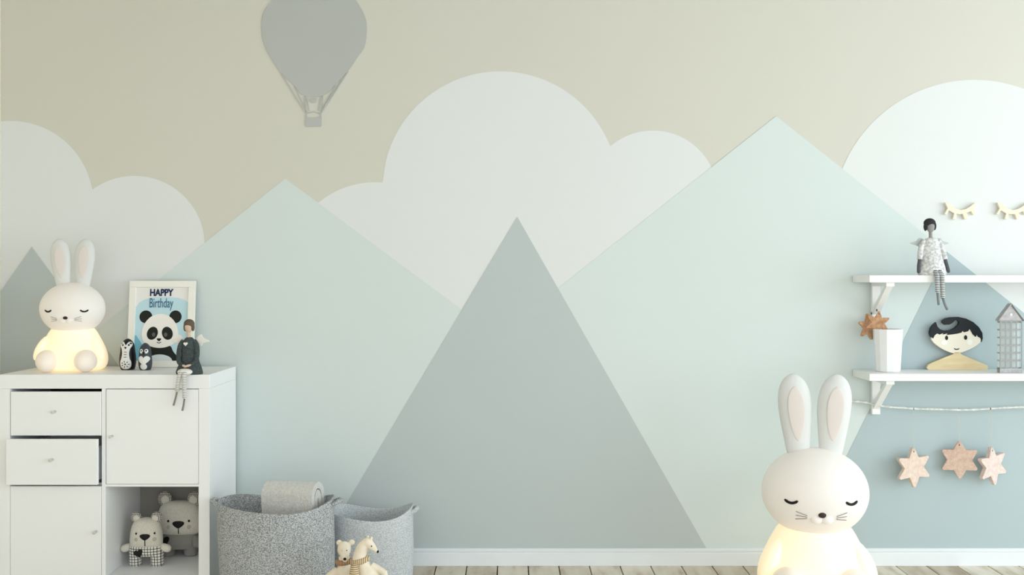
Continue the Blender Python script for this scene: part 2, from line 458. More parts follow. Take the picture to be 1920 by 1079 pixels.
def rabbit_lamp(px0, py0, d, H, yaw, label, face_z):
    r = thing('rabbit_lamp', label, 'lamp', (X(px0, d), -d, face_z), (0, 0, math.radians(yaw)))
    k = H
    sec = [(0.0, .20, .17), (.012, .232, .20), (.05, .252, .215), (.10, .256, .215), (.15, .243, .20), (.20, .221, .18), (.25, .196, .16), (.30, .168, .14), (.34, .14, .12)]
    body = MB().loft([(z * k, 0, 0, a * k, b * k) for z, a, b in sec], 40).build('body', M_lbody, r, subsurf=1)
    hc = Vector((0, -0.012 * k, .468 * k)); hr = Vector((.236 * k, .21 * k, .198 * k))
    head = MB().ell(hc, hr, nu=48, nv=28).build('head', M_lhead, r, subsurf=1)
    def sf(x, z, q=0.0):
        v = 1 - (x / hr.x) ** 2 - ((z - hc.z) / hr.z) ** 2
        return hc.y - hr.y * math.sqrt(max(v, 0.01)) - q
    # closed sleeping eyes
    for sx in (-1, 1):
        pts = []
        for i in range(11):
            t = -1 + 2 * i / 10
            x = (sx * .128 + t * .026) * k; z = (.462 + .012 * t * t - .012) * k
            pts.append((x, sf(x, z), z))
        MB().tube(pts, [.0035 * k] + [.0062 * k] * 9 + [.0035 * k], 8).build('closed_eye', M_black, head)
    nz = .405 * k
    MB().ell((0, sf(0, nz), nz), (.017 * k, .010 * k, .012 * k), nu=16, nv=10).build('nose', mat('lamp_nose', (58, 44, 42), 0.5), head)
    for sx in (-1, 1):
        mx, mz = sx * .022 * k, .383 * k
        MB().ell((mx, sf(mx, mz) + .004 * k, mz), (.027 * k, .018 * k, .021 * k), None, 20, 14).build('muzzle', M_lhead, head)
        mbw = MB()
        for j, dz in enumerate((.014, 0, -.014)):
            p0 = (sx * .062 * k, (.392 + dz * .5) * k); p1 = (sx * .108 * k, (.396 + dz * 1.3) * k)
            mbw.tube([(p0[0] + (p1[0] - p0[0]) * t / 4, sf(p0[0] + (p1[0] - p0[0]) * t / 4, p0[1] + (p1[1] - p0[1]) * t / 4) - .0005, p0[1] + (p1[1] - p0[1]) * t / 4) for t in range(5)], .0016 * k, 6)
        mbw.build('whiskers', mat('lamp_whisker_grey', (150, 142, 138), .6), head)
    for sx in (-1, 1):
        pts = []; rad = []
        e = []
        for i, (t, w) in enumerate([(0, .045), (.1, .052), (.25, .060), (.45, .071), (.62, .077), (.76, .074), (.86, .063), (.93, .047), (.975, .027), (.995, .010)]):
            z = (.61 + .39 * t) * k
            cx = sx * (.070 + .026 * t) * k
            e.append((z, cx, 0.0 - .01 * t * k, w * k, w * .55 * k))
        ear = MB().loft(e, 28).build('ear', M_lear, r, subsurf=1)
        prof_e = [(0, .045), (.1, .052), (.25, .060), (.45, .071), (.62, .077), (.76, .074), (.86, .063), (.93, .047), (.975, .027), (.995, .010)]
        def ew_(t):
            for i in range(len(prof_e) - 1):
                if prof_e[i][0] <= t <= prof_e[i + 1][0]:
                    return prof_e[i][1] + (prof_e[i + 1][1] - prof_e[i][1]) * (t - prof_e[i][0]) / (prof_e[i + 1][0] - prof_e[i][0])
            return .01
        g = []
        for (t, w) in [(.22, .004), (.27, .017), (.40, .030), (.50, .035), (.58, .038), (.66, .037), (.72, .034), (.78, .027), (.82, .020), (.86, .004)]:
            z = (.61 + .39 * t) * k; cx = sx * (.070 + .026 * t) * k
            g.append((z, cx, -ew_(t) * .55 * .955 * k - .01 * t * k, w * k, .0032 * k))
        MB().loft(g, 20).build('inner_ear', M_linner, ear, subsurf=1)
    for sx in (-1, 1):
        # legs stretched forward, feet to the camera
        rot = Matrix.Rotation(math.radians(-8 * sx), 3, 'Z')
        MB().ell((sx * .138 * k, -.185 * k, .084 * k), (.077 * k, .11 * k, .083 * k), rot, 28, 18).build('foot', M_lfoot, r)
        MB().ell((sx * .197 * k, -.085 * k, .175 * k), (.042 * k, .055 * k, .105 * k), Matrix.Rotation(math.radians(-26 * sx), 3, 'Y') @ Matrix.Rotation(math.radians(-18), 3, 'X'), 24, 14).build('arm', M_lbody, r)
    MB().ell((0, .20 * k, .07 * k), (.05 * k, .05 * k, .05 * k), None, 20, 12).build('tail', M_lbody, r)
    return r
rabbit_lamp(137, 690, 0.20, 0.512, 8, 'small glowing white rabbit night light sitting on the white cabinet', ctop)
rabbit_lamp(1527, 1100, 0.40, 0.818, -7, 'large glowing white rabbit floor lamp sitting below the wall shelves', 0.0)

# ------------------------------------------------------------------ panda picture frame
M_print = mat('print_paper', (240, 238, 236), 0.7)
M_pblue = mat('print_blue', (196, 226, 236), 0.7)
M_pblue2 = mat('print_deep_blue', (122, 188, 212), 0.7)
M_pblk = mat('print_black', (30, 34, 30), 0.7)
M_pwht = mat('print_white', (246, 243, 238), 0.7)
M_navy = mat('print_navy', (20, 48, 84), 0.7)
M_mid = mat('print_blue_ink', (52, 104, 142), 0.7)
M_pgr = mat('print_grey', (92, 96, 92), 0.7)
dP = 0.05
fl_, loc, sP = local(305, 692, dP)
loc.z = ctop; loc.y = -0.068; loc.x -= 0.005
pf = thing('picture_frame', 'white framed panda birthday print leaning on the wall above the cabinet', 'picture frame', loc, (math.radians(-6), 0, 0))
def F(px, py):
    v = fl_(px, py); return (v.x, v.z)
fx0, fz0 = F(244, 692); fx1, fz1 = F(367, 530); rw = 12 / sP
M_frame = mat('white_frame_wood', (245, 243, 236), 0.5)
MB().box(fx0, fx0 + rw, -0.01, 0.008, fz0 + rw, fz1 - rw).build('frame_rail', M_frame, pf, bevel=0.001)
MB().box(fx1 - rw, fx1, -0.01, 0.008, fz0 + rw, fz1 - rw).build('frame_rail', M_frame, pf, bevel=0.001)
MB().box(fx0, fx1, -0.01, 0.008, fz0, fz0 + rw).build('frame_rail', M_frame, pf, bevel=0.001)
MB().box(fx0, fx1, -0.01, 0.008, fz1 - rw, fz1).build('frame_rail', M_frame, pf, bevel=0.001)
pr = MB().box(fx0 + rw, fx1 - rw, -0.001, 0.006, fz0 + rw, fz1 - rw).build('print', M_print, pf)
ly = [0]
def ink(name, outline, m, step=True):
    if step: ly[0] += 1
    y = -0.001 - 0.00025 * ly[0]
    return MB().prism([F(*p) for p in outline], y, -0.0008).build(name, m, pr)
def oval(cx, cy, rx, ry, tilt=0, n=28):
    t0 = math.radians(tilt); o = []
    for i in range(n):
        t = 2 * math.pi * i / n; a, b = rx * math.cos(t), ry * math.sin(t)
        o.append((cx + a * math.cos(t0) - b * math.sin(t0), cy + a * math.sin(t0) + b * math.cos(t0)))
    return o
ink('blue_backdrop', [(256, 680), (256, 580), (262, 571), (272, 565), (286, 561), (300, 560), (318, 560), (335, 562), (347, 566), (355, 571), (355, 680)], M_pblue)
ink('deep_blue_wash', catmull([(256, 680), (256, 634), (264, 640), (272, 652), (282, 664), (288, 680)], 4)[:-4], M_pblue2)
ink('panda_ear', oval(275.5, 597.5, 12, 12), M_pblk); ink('panda_ear', oval(331, 597.5, 11.5, 12), M_pblk, False)
ink('panda_body', catmull([(284, 652), (320, 651), (330, 664), (346, 680), (356, 680), (355, 686), (285, 680), (278, 668)], 4), M_pblk)
ink('panda_belly', [(283, 680)] + [(304 + 24 * math.cos(math.radians(a)), 681 - 13 * math.sin(math.radians(a))) for a in range(170, 0, -10)] + [(328, 680)], mat('print_belly', (222, 232, 236), 0.7))
ink('panda_head', catmull([(303, 592), (320, 597), (332, 610), (337, 626), (334, 642), (322, 652), (303, 656), (284, 652), (272, 642), (269, 626), (274, 610), (286, 597)], 4), M_pwht)
ink('eye_patch', oval(289, 628.5, 10, 12.5, 20), M_pblk); ink('eye_patch', oval(317, 628.5, 10, 12.5, -20), M_pblk, False)
ink('panda_eye', oval(291.5, 631, 3.2, 4), M_pgr); ink('panda_eye', oval(314, 631, 3.2, 4), M_pgr, False)
ink('panda_nose', catmull([(297.5, 638.5), (306, 638.5), (302, 643.5)], 4), M_pblk)
sm = [seg_poly(302, 643, 302, 646, .6)]
mb = MB(); yy = -0.001 - 0.00025 * ly[0]
for (a, b) in (((298, 645), (302, 647)), ((302, 647), (306, 645))):
    mb.prism([F(*p) for p in seg_poly(a[0], a[1], b[0], b[1], .6)], yy, -0.0008)
mb.build('panda_mouth', M_pblk, pr)

def text_mesh(name, txt, m, parent, x0, x1, z0, z1, y, bold=0.0):
    cu = bpy.data.curves.new(name, 'FONT'); cu.body = txt; cu.size = 1.0; cu.extrude = 0.0; cu.offset = bold
    cu.resolution_u = 3
    to = bpy.data.objects.new(name, cu); COL.objects.link(to)
    dg = bpy.context.evaluated_depsgraph_get(); dg.update()
    me = bpy.data.meshes.new_from_object(to.evaluated_get(dg))
    COL.objects.unlink(to); bpy.data.objects.remove(to); bpy.data.curves.remove(cu)
    xs = [v.co.x for v in me.vertices]; ys = [v.co.y for v in me.vertices]
    ax, bx, ay, by = min(xs), max(xs), min(ys), max(ys)
    for v in me.vertices:
        v.co = (x0 + (v.co.x - ax) / (bx - ax) * (x1 - x0), y, z0 + (v.co.y - ay) / (by - ay) * (z1 - z0))
    o = bpy.data.objects.new(name, me); COL.objects.link(o)
    me.materials.append(m); o.parent = parent
    so = o.modifiers.new('thick', 'SOLIDIFY'); so.thickness = 0.0004; so.offset = 0
    return o
a = F(282, 558.5); b = F(326, 545)
text_mesh('happy_lettering', 'HAPPY', M_navy, pr, a[0], b[0], a[1], b[1], -0.003, 0.035)
a = F(282, 586); b = F(326, 562.5)
text_mesh('birthday_lettering', 'Birthday', M_mid, pr, a[0], b[0], a[1], b[1], -0.003, 0.0)

# ------------------------------------------------------------------ penguin dolls
M_pen = mat('penguin_lacquer', (24, 27, 31), 0.35)
M_pen2 = mat('penguin_slate', (62, 68, 76), 0.4)
M_penw = mat('penguin_white', (238, 238, 234), 0.5)
def penguin(px, d, h, w, label, style):
    r = thing('penguin_doll', label, 'toy', (X(px, d), -d, ctop), (0, 0, 0.05), 'painted penguin nesting dolls')
    pts = [(0, .70), (.02, .80), (.10, .92), (.22, .99), (.34, 1.0), (.46, .95), (.56, .89), (.66, .86), (.76, .82), (.85, .70), (.92, .52), (.97, .30), (.995, .10)]
    rad = lambda q: next((pts[i][1] + (pts[i + 1][1] - pts[i][1]) * (q - pts[i][0]) / (pts[i + 1][0] - pts[i][0]) for i in range(len(pts) - 1) if pts[i][0] <= q <= pts[i + 1][0]), .1)
    MB().loft([(z * h, 0, 0, a * w / 2, a * w / 2) for z, a in pts], 28).build('body', M_pen if style == 0 else M_pen2, r)
    def sf(x, z):
        R = rad(min(max(z / h, 0), .99)) * w / 2
        return -math.sqrt(max(R * R - x * x, 1e-7))
    if style == 0:
        o = [(-.62, .87), (-.3, .90), (0, .80), (.3, .90), (.62, .87), (.68, .77), (.5, .68), (.42, .52), (.52, .36), (.66, .26), (.62, .12), (.36, .045), (0, .03), (-.36, .045), (-.62, .12), (-.66, .26), (-.52, .36), (-.42, .52), (-.5, .68), (-.68, .77)]
        MB().patch([(x * w / 2, z * h) for x, z in catmull(o, 3)], sf).build('belly', M_penw, r)
        for sx in (-1, 1):
            MB().patch([(sx * .36 * w / 2 + x * w * .05, .80 * h + z * w * .055) for x, z in arc(0, 0, 1, n=14)], sf, 2, .0025).build('eye', M_black, r)
        MB().patch([(x * w / 2, z * h) for x, z in ((-.16, .74), (.16, .74), (0, .67))], sf, 2, .003).build('beak', M_black, r)
        mbm = MB()
        for i in range(7):
            t = math.radians(i * 360 / 7); cx, zz = .40 * math.cos(t) * w / 2, (.19 + .085 * math.sin(t)) * h
            mbm.patch([(cx + x, zz + z) for x, z in oval(0, 0, w * .055, w * .022, math.degrees(t))], sf, 1, .0025)
        mbm.patch([(x, .19 * h + z) for x, z in arc(0, 0, w * .05, n=12)], sf, 1, .0025)
        for zz in (.42, .50, .58):
            mbm.patch([(x, zz * h + z) for x, z in oval(0, 0, w * .09, w * .018)], sf, 1, .0025)
        mbm.build('belly_ornament', M_pen2, r)
    else:
        for sx in (-1, 1):
            MB().patch([(sx * (.36 * w / 2) + x * w * .13, .70 * h + z * h * .085) for x, z in arc(0, 0, 1, n=18)], sf, 3).build('cheek', M_penw, r)
            MB().patch([(sx * .36 * w / 2 + x * w * .05, .72 * h + z * w * .05) for x, z in arc(0, 0, 1, n=12)], sf, 2, .003).build('eye', M_black, r)
        MB().patch([(x * w / 2, z * h) for x, z in ((-.2, .68), (.2, .68), (0, .56))], sf, 2, .003).build('beak', M_black, r)
        MB().patch([(x, z) for x, z in heart(0, .37 * h, w * .86)], sf, 4).build('belly', M_penw, r)
        MB().patch([(x * w / 2, z * h) for x, z in arc(0, .14, .5, n=20, rz=.12)], sf, 3, .001).build('lower_belly', M_penw, r)
    return r
penguin(239.5, 0.175, 0.122, 0.064, 'taller black penguin doll with an ornamented belly beside the panda print', 0)
penguin(272.5, 0.19, 0.106, 0.052, 'shorter grey penguin doll with a white heart belly before the panda print', 1)

# ------------------------------------------------------------------ seated dolls
def ring_tube(mb, pts, rad, n=12): return mb.tube(catmull([tuple(p) for p in pts], 5, False), rad, n)

def doll(label, px0, py0, d, zseat, spec):
    f, loc, s = local(px0, py0, d)
    loc.z = zseat
    r = thing('sitting_doll', label, 'doll', loc)
    u = 1 / s
    V = lambda px, py, y=0.0: tuple(f(px, py, y))
    def tube(name, pts, rads, m, n=12, sub=5):
        P = catmull(pts, sub, False); R = []
        for i in range(len(P)):
            t = i / (len(P) - 1) * (len(rads) - 1); a = int(min(t, len(rads) - 2)); R.append((rads[a] + (rads[a + 1] - rads[a]) * (t - a)) * u)
        o = MB().tube(P, R, n).build(name, m, r)
        return o
    return r, V, u, tube

M_skinA = mat('doll_skin_cloth', (214, 190, 170), 0.9, bump=(500, .2, .001))
M_hairA = mat('doll_brown_felt', (104, 92, 80), 0.95)
M_dressA = mat('doll_dark_green_knit', (78, 88, 88), 0.95, noise=(160, (62, 70, 72)), bump=(420, .4, .002))
M_lace = mat('doll_white_lace', (238, 236, 230), 0.95, bump=(300, .4, .002))
M_sock = mat('doll_thin_ankle', (140, 134, 126), 0.9)
M_stripeA = line_mat('doll_stocking_stripes', (240, 238, 234), (120, 120, 118), (2,), 165, .34)
M_stripeB = line_mat('doll_dark_stocking_stripes', (232, 234, 234), (74, 80, 84), (2,), 150, .48)

dd = 0.365
r, V, u, tube = doll('dark-dressed cloth doll sitting on the cabinet edge with striped legs dangling', 355, 702, dd, ctop, None)
e = r
def lofts(V, rows, u):
    out = []
    for (py, l, rr, y, ry) in rows:
        a = V(l, py); b = V(rr, py); out.append((a[2], (a[0] + b[0]) / 2, y, (b[0] - a[0]) / 2, ry * u))
    return out
skirt = lofts(V, [(701.8, 331, 380, 0.0, 17), (698, 330, 380, 0, 18), (690, 333, 378, 0, 17), (680, 337, 374, .001, 14), (668, 340, 371, .002, 11), (658, 341, 369, .002, 9.5), (648, 341, 368, .002, 9), (640, 343, 366, .003, 8), (635, 347, 362, .003, 6), (633, 350, 359, .003, 4)], u)
MB().loft(skirt[::1], 28).build('dress', M_dressA, r)
tube('neck', [V(354, 637, .002), V(354, 629, .001), V(353.5, 622, 0)], [3.6, 3.2, 3.2], M_skinA)
MB().ell(V(353.6, 613.5, 0.0), (7.2 * u, 7 * u, 11 * u)).build('head', M_skinA, r)
hair = MB().ell(V(354, 608, 0.0045), (10 * u, 9.2 * u, 9 * u)).ell(V(346.5, 614, .003), (2.6 * u, 6 * u, 8 * u)).ell(V(361.5, 614, .003), (2.6 * u, 6 * u, 8 * u))
hair.build('hair', M_hairA, r, remesh=0.0012, smooth=2)
MB().prism([(V(350.7, 645)[0] + x, V(350.7, 645)[2] + z) for x, z in heart(0, 0, 8 * u)], -9.6 * u, -8 * u).build('heart_patch', M_lace, r)
tube('arm', [V(344, 639, 0), V(338.5, 650, -.004), V(337, 668, -.012), V(341, 680, -.028), V(352, 685, -.041)], [4.2, 5, 4.6, 4.2, 2.6], M_dressA)
tube('arm', [V(364, 639, 0), V(369.5, 650, -.004), V(371, 668, -.012), V(368, 680, -.028), V(357, 685, -.041)], [4.2, 5, 4.6, 4.2, 2.6], M_dressA)
tube('hand', [V(349.5, 684.2, -.040), V(354, 685.8, -.045), V(356.5, 686, -.046)], [2.4, 2.4, 1.6], M_skinA)
tube('hand', [V(364, 682.8, -.036), V(358, 685, -.043), V(355.5, 685.6, -.047)], [2.4, 2.4, 1.6], M_skinA)
MB().ell(V(352, 696.5, -.034), (14 * u, 9 * u, 6.5 * u)).build('underskirt', M_lace, r)
for (pts, pts2) in (([V(347, 696, -.038), V(345.5, 701, -.053), V(344, 708, -.054), V(341.5, 720, -.051), V(339.8, 732, -.048)], [V(339.8, 731, -.048), V(336.5, 745, -.046), V(332.5, 758.5, -.045)]),
                    ([V(354, 696, -.038), V(354, 701, -.053), V(353.8, 709, -.055), V(353.5, 727, -.051), V(353.5, 745, -.048)], [V(353.5, 744, -.048), V(351.5, 757, -.046), V(349, 768, -.045)])):
    lg = tube('leg', pts, [4.6, 4.4, 4.2, 3.9, 3.7], M_stripeA)
    P = catmull(pts2, 5, False)
    MB().tube(P, [(1.7 + .1 * (i % 2)) * u for i in range(len(P) - 2)] + [2.1 * u, 1.5 * u], 8).build('boot', M_sock, lg)
def wing(r, name, outline, y0, y1, m): return MB().prism(catmull(outline, 4), y0, y1).build(name, m, r, bevel=0.001)
q = lambda px, py: (V(px, py)[0], V(px, py)[2])
wing(r, 'wing', [q(364, 640), q(370, 631), q(376, 628), (q(379, 634)), q(391, 641), q(379, 645), q(376, 650), q(368, 648)], .012, .017, M_lace)
wing(r, 'wing', [q(344, 640), q(338, 631), q(332, 628), (q(329, 634)), q(319, 641), q(330, 645), q(333, 650), q(341, 648)], .012, .017, M_lace)

# grey doll on the upper shelf
def shelf_geom(py_t, py_b):
    dS = 0.207
    return Z(py_t, dS), Z(py_b, dS)
z1t, z1b = shelf_geom(516.5, 530)
z2t, z2b = shelf_geom(701.5, 715)
M_skinB = mat('doll_grey_cloth', (152, 150, 150), 0.9, bump=(500, .2, .001))
M_hairB = mat('doll_dark_grey_felt', (52, 54, 56), 0.95)
M_dressB = mat('doll_printed_cotton', (238, 238, 238), 0.95, noise=(110, (186, 186, 188)), bump=(200, .3, .002))
M_wingB = mat('doll_wing_grey', (196, 202, 202), 0.95)
r, V, u, tube = doll('grey cloth doll in a pale printed dress sitting on the upper wall shelf', 1748, 515.5, 0.175, z1t, None)
q = lambda px, py: (V(px, py)[0], V(px, py)[2])
dress = lofts(V, [(515.3, 1722, 1773, 0, 17), (511, 1720.5, 1774.5, 0, 18), (500, 1723, 1772, 0, 17), (485, 1727, 1768, .001, 14), (472, 1729, 1765, .001, 12), (460, 1730, 1763, .002, 10), (452, 1731, 1762, .002, 9), (447, 1736, 1757, .002, 7), (445, 1740, 1751, .002, 4)], u)
MB().loft(dress, 28).build('dress', M_dressB, r)
tube('neck', [V(1745.5, 449, .002), V(1745, 440, .001), V(1744.6, 433, 0)], [3.6, 3.2, 3.2], M_skinB)
MB().ell(V(1744.4, 424.5, -.002), (7.4 * u, 7 * u, 10.8 * u)).build('head', M_skinB, r)
hair = MB().ell(V(1743.8, 417.5, 0.004), (11 * u, 9.5 * u, 9.2 * u)).ell(V(1735.6, 424, .002), (3 * u, 6 * u, 8.5 * u)).ell(V(1752.6, 423, .002), (2.6 * u, 6 * u, 8 * u))
hair.build('hair', M_hairB, r, remesh=0.0012, smooth=2)
for pts, hp in (([V(1734, 450, 0), V(1728, 460, -.002), V(1724.5, 475, -.006), V(1722.5, 486, -.01)], [V(1722.8, 484, -.01), V(1720, 498, -.014), V(1719, 512, -.018)]),
                ([V(1759, 450, 0), V(1764.5, 461, -.002), V(1768, 475, -.006), V(1770, 486, -.01)], [V(1769.6, 484, -.01), V(1773, 498, -.014), V(1775.5, 511, -.018)])):
    a = tube('arm', pts, [4, 5.2, 5.2, 4.6], M_dressB)
    P = catmull(hp, 5, False)
    MB().tube(P, [3.1 * u] * (len(P) - 2) + [2.8 * u, 1.4 * u], 10).build('hand', mat('doll_hand_dark', (88, 90, 92), 0.9), a)
for pts, p2 in (([V(1747, 508, -.030), V(1747.5, 514.5, -.047), V(1748, 522, -.049), V(1748.5, 535, -.047), V(1749.2, 547, -.045)], [V(1749.2, 546, -.045), V(1750.5, 558, -.043), V(1752, 571, -.042)]),
                ([V(1755, 508, -.030), V(1756, 514.5, -.047), V(1757, 523, -.049), V(1758, 540, -.047), V(1759, 558, -.045)], [V(1759, 557, -.045), V(1763, 569, -.043), V(1768, 580, -.042)])):
    lg = tube('leg', pts, [4.4, 4.4, 4.2, 4.0, 3.8], M_stripeB)
    P = catmull(p2, 5, False)
    MB().tube(P, [2.4 * u] * (len(P) - 2) + [2.6 * u, 1.6 * u], 8).build('boot', M_sock if False else mat('doll_grey_boot', (128, 134, 136), 0.9), lg)
wing(r, 'wing', [q(1736, 452), q(1731, 446), q(1725, 446), q(1720, 451), q(1709, 455), q(1720, 459), q(1727, 461)], .012, .017, M_wingB)
wing(r, 'wing', [q(1757, 452), q(1761, 446), q(1767, 446), q(1771, 451), q(1782, 455), q(1771, 459), q(1765, 461)], .012, .017, M_wingB)

# ------------------------------------------------------------------ plush bears
M_plush = mat('plush_linen', (226, 222, 210), 0.95, noise=(220, (214, 209, 196)), bump=(600, .25, .001), sheen=.2)
M_plushG = mat('plush_grey_body', (150, 148, 142), 0.95, bump=(600, .25, .001))
M_check = line_mat('plush_gingham', (232, 229, 220), (46, 46, 44), (0, 2), 92, .20)
M_checkS = line_mat('plush_ear_check', (226, 222, 212), (70, 70, 66), (0, 2), 170, .30)
M_cheek = mat('plush_cheek', (190, 184, 176), 0.95)
def bear(label, px, d, sc, big):
    r = thing('plush_bear', label, 'stuffed toy', (X(px, d), -d, zbot1), (0, 0, 0.0), 'plush bears in the cabinet')
    u = sc / 484.0     # one design pixel
    if not big:
        hs = [(36, 30, 15), (40, 30, 19), (50, 30, 20), (62, 29, 20), (72, 27, 19), (80, 24, 17), (85, 20, 14), (88, 14, 9), (89.5, 6, 4)]
        hm, lm = M_plush, M_check
    else:
        hs = [(40, 33, 14), (43, 38, 19), (52, 41, 21), (66, 41, 21), (80, 38, 20), (90, 34, 18), (96, 28, 14), (99, 19, 9), (100, 8, 4)]
        hm, lm = M_plush, M_plushG
    def half(z, k=1):
        for i in range(len(hs) - 1):
            if hs[i][0] <= z <= hs[i + 1][0]:
                t = (z - hs[i][0]) / (hs[i + 1][0] - hs[i][0]); return [hs[i][j] + (hs[i + 1][j] - hs[i][j]) * t for j in (1, 2)]
        return hs[0][1:] if z < hs[0][0] else hs[-1][1:]
    head = MB().loft([(z * u, 0, 0, a * u, b * u) for z, a, b in hs], 32, 2.4).build('head', hm, r)
    def sf(x, z):
        a, b = half(z / u); q = min(abs(x / (a * u)), .98)
        return -b * u * (1 - q ** 2.4) ** (1 / 2.4)
    if not big:
        t = MB().loft([(20 * u, 0, 0, 31 * u, 16 * u), (27 * u, 0, 0, 31 * u, 19 * u), (38.5 * u, 0, 0, 30.6 * u, 19.5 * u)], 28, 2.4)
        for sx in (-1, 1): t.loft([(0, sx * 20 * u, 0, 9 * u, 9 * u), (2 * u, sx * 20.5 * u, 0, 11 * u, 11 * u), (24 * u, sx * 20 * u, 0, 11.5 * u, 13 * u)], 20, 2.4)
        t.build('trousers', lm, r, remesh=0.0028, smooth=2)
    else:
        t = MB().loft([(14 * u, 0, 0, 33 * u, 16 * u), (24 * u, 0, 0, 35 * u, 19 * u), (41 * u, 0, 0, 32 * u, 15 * u)], 28, 2.4)
        for sx in (-1, 1): t.loft([(0, sx * 20 * u, 0, 10 * u, 10 * u), (2 * u, sx * 20.5 * u, 0, 12 * u, 12 * u), (18 * u, sx * 20 * u, 0, 12.5 * u, 13 * u)], 20, 2.4)
        t.build('torso', lm, r, remesh=0.0028, smooth=2)
    top = 82 if not big else 93
    ex = 19 if not big else 27; er = 10.5 if not big else 13.5
    for sx in (-1, 1):
        c = (sx * ex * u, 0, (top + er * .75) * u)
        ea = MB().ell(c, (er * u, 5.5 * u, er * u)).build('ear', M_checkS, r)
        MB().ell((c[0] - sx * 1.5 * u, -3.8 * u, c[2] - 1 * u), (er * .58 * u, 3 * u, er * .58 * u)).build('inner_ear', M_plush, ea)
        az = 33 if not big else 34
        if not big:
            MB().tube([(sx * 26 * u, 0, (az + 4) * u), (sx * 34 * u, -2 * u, (az + 1) * u), (sx * 43 * u, -3 * u, (az - 1) * u), (sx * 47 * u, -3 * u, (az - 1.5) * u)], [6 * u, 8 * u, 7.5 * u, 3.5 * u], 14).build('arm', M_plush, r, subsurf=1)
        else:
            MB().tube([(sx * 28 * u, -2 * u, 36 * u), (sx * 33 * u, -9 * u, 30 * u), (sx * 35 * u, -16 * u, 22 * u), (sx * 34 * u, -18 * u, 18 * u)], [6 * u, 8 * u, 8 * u, 3.5 * u], 14).build('arm', M_plush if False else M_plushG, r, subsurf=1)
    nz = 57 if not big else 60
    k = 1 if not big else 1.12
    nose = [(-9, 4), (-5, 6), (0, 6.3), (5, 6), (9, 4), (8, 0), (3, -4), (0, -5), (-3, -4), (-8, 0)]
    nx = 4 * u
    MB().patch([(nx + x * k * u, (nz + z * k) * u) for x, z in catmull(nose, 3)], sf, 3, .003).build('nose', M_black, head)
    MB().tube([(nx, sf(nx, (nz - z) * u) - .0006, (nz - z) * u) for z in (4, 8, 12, 16)], .8 * u, 6).build('mouth_seam', M_black, head)
    for sx in (-1, 1):
        x = nx + sx * 16.5 * u * k; zz = (nz + 7) * u
        MB().ell((x, sf(x, zz), zz), (1.9 * u * k, 1.5 * u, 2.1 * u * k), None, 12, 8).build('eye', M_black, head)
        zz = (nz - 4) * u
        MB().patch([(x + a, zz + b) for a, b in oval(0, 0, 3.2 * u, 3.6 * u)], sf, 2, .0006).build('cheek', M_cheek, head)
    hx, hz, hy = ((-8, 28, -20.2) if not big else (-22, 30, -18.0))
    hw = 17 if not big else 18
    MB().prism([(hx * u + x, hz * u + z) for x, z in heart(0, 0, hw * u, tilt=.35)], (hy - .8) * u, (hy + 3) * u).build('heart_patch', M_black, r, bevel=.0004)
    return r
bear('smaller plush bear in gingham trousers standing in the open cabinet cube', 274.5, 0.235, 1.0, False)
bear('larger plush bear with a grey body at the back of the open cabinet cube', 337, 0.085, 1.06, True)

# ------------------------------------------------------------------ baskets and blanket
def knit(name, c1, c2, sc, strength):
    m = bpy.data.materials.new(name); m.use_nodes = True
    nt = m.node_tree; b = nt.nodes['Principled BSDF']; b.inputs['Roughness'].default_value = .95
    b.inputs['Specular IOR Level'].default_value = .1
    tc = nt.nodes.new('ShaderNodeTexCoord'); mp = nt.nodes.new('ShaderNodeMapping'); mp.inputs['Scale'].default_value = (1, 1, 1.5)
    nt.links.new(tc.outputs['Object'], mp.inputs[0])
    v = nt.nodes.new('ShaderNodeTexVoronoi'); v.inputs['Scale'].default_value = sc
    nt.links.new(mp.outputs[0], v.inputs['Vector'])
    n = nt.nodes.new('ShaderNodeTexNoise'); n.inputs['Scale'].default_value = sc * .8
    nt.links.new(mp.outputs[0], n.inputs['Vector'])
    mx = math_node(nt, 'ADD', math_node(nt, 'MULTIPLY', v.outputs['Distance'], .7), math_node(nt, 'MULTIPLY', n.outputs['Fac'], .5))
    r = nt.nodes.new('ShaderNodeValToRGB'); r.color_ramp.elements[0].position = .34; r.color_ramp.elements[1].position = .76
    r.color_ramp.elements[0].color = lin(c1); r.color_ramp.elements[1].color = lin(c2)
    nt.links.new(mx, r.inputs[0]); nt.links.new(r.outputs[0], b.inputs['Base Color'])
    bp = nt.nodes.new('ShaderNodeBump'); bp.inputs['Strength'].default_value = strength; bp.inputs['Distance'].default_value = .004
    bp.invert = True
    nt.links.new(mx, bp.inputs['Height']); nt.links.new(bp.outputs[0], b.inputs['Normal'])
    return m
M_knit = knit('grey_knit_wool', (217, 220, 222), (141, 144, 146), 205, .6)
M_felt = knit('slate_felt', (222, 226, 229), (184, 189, 193), 190, .3)

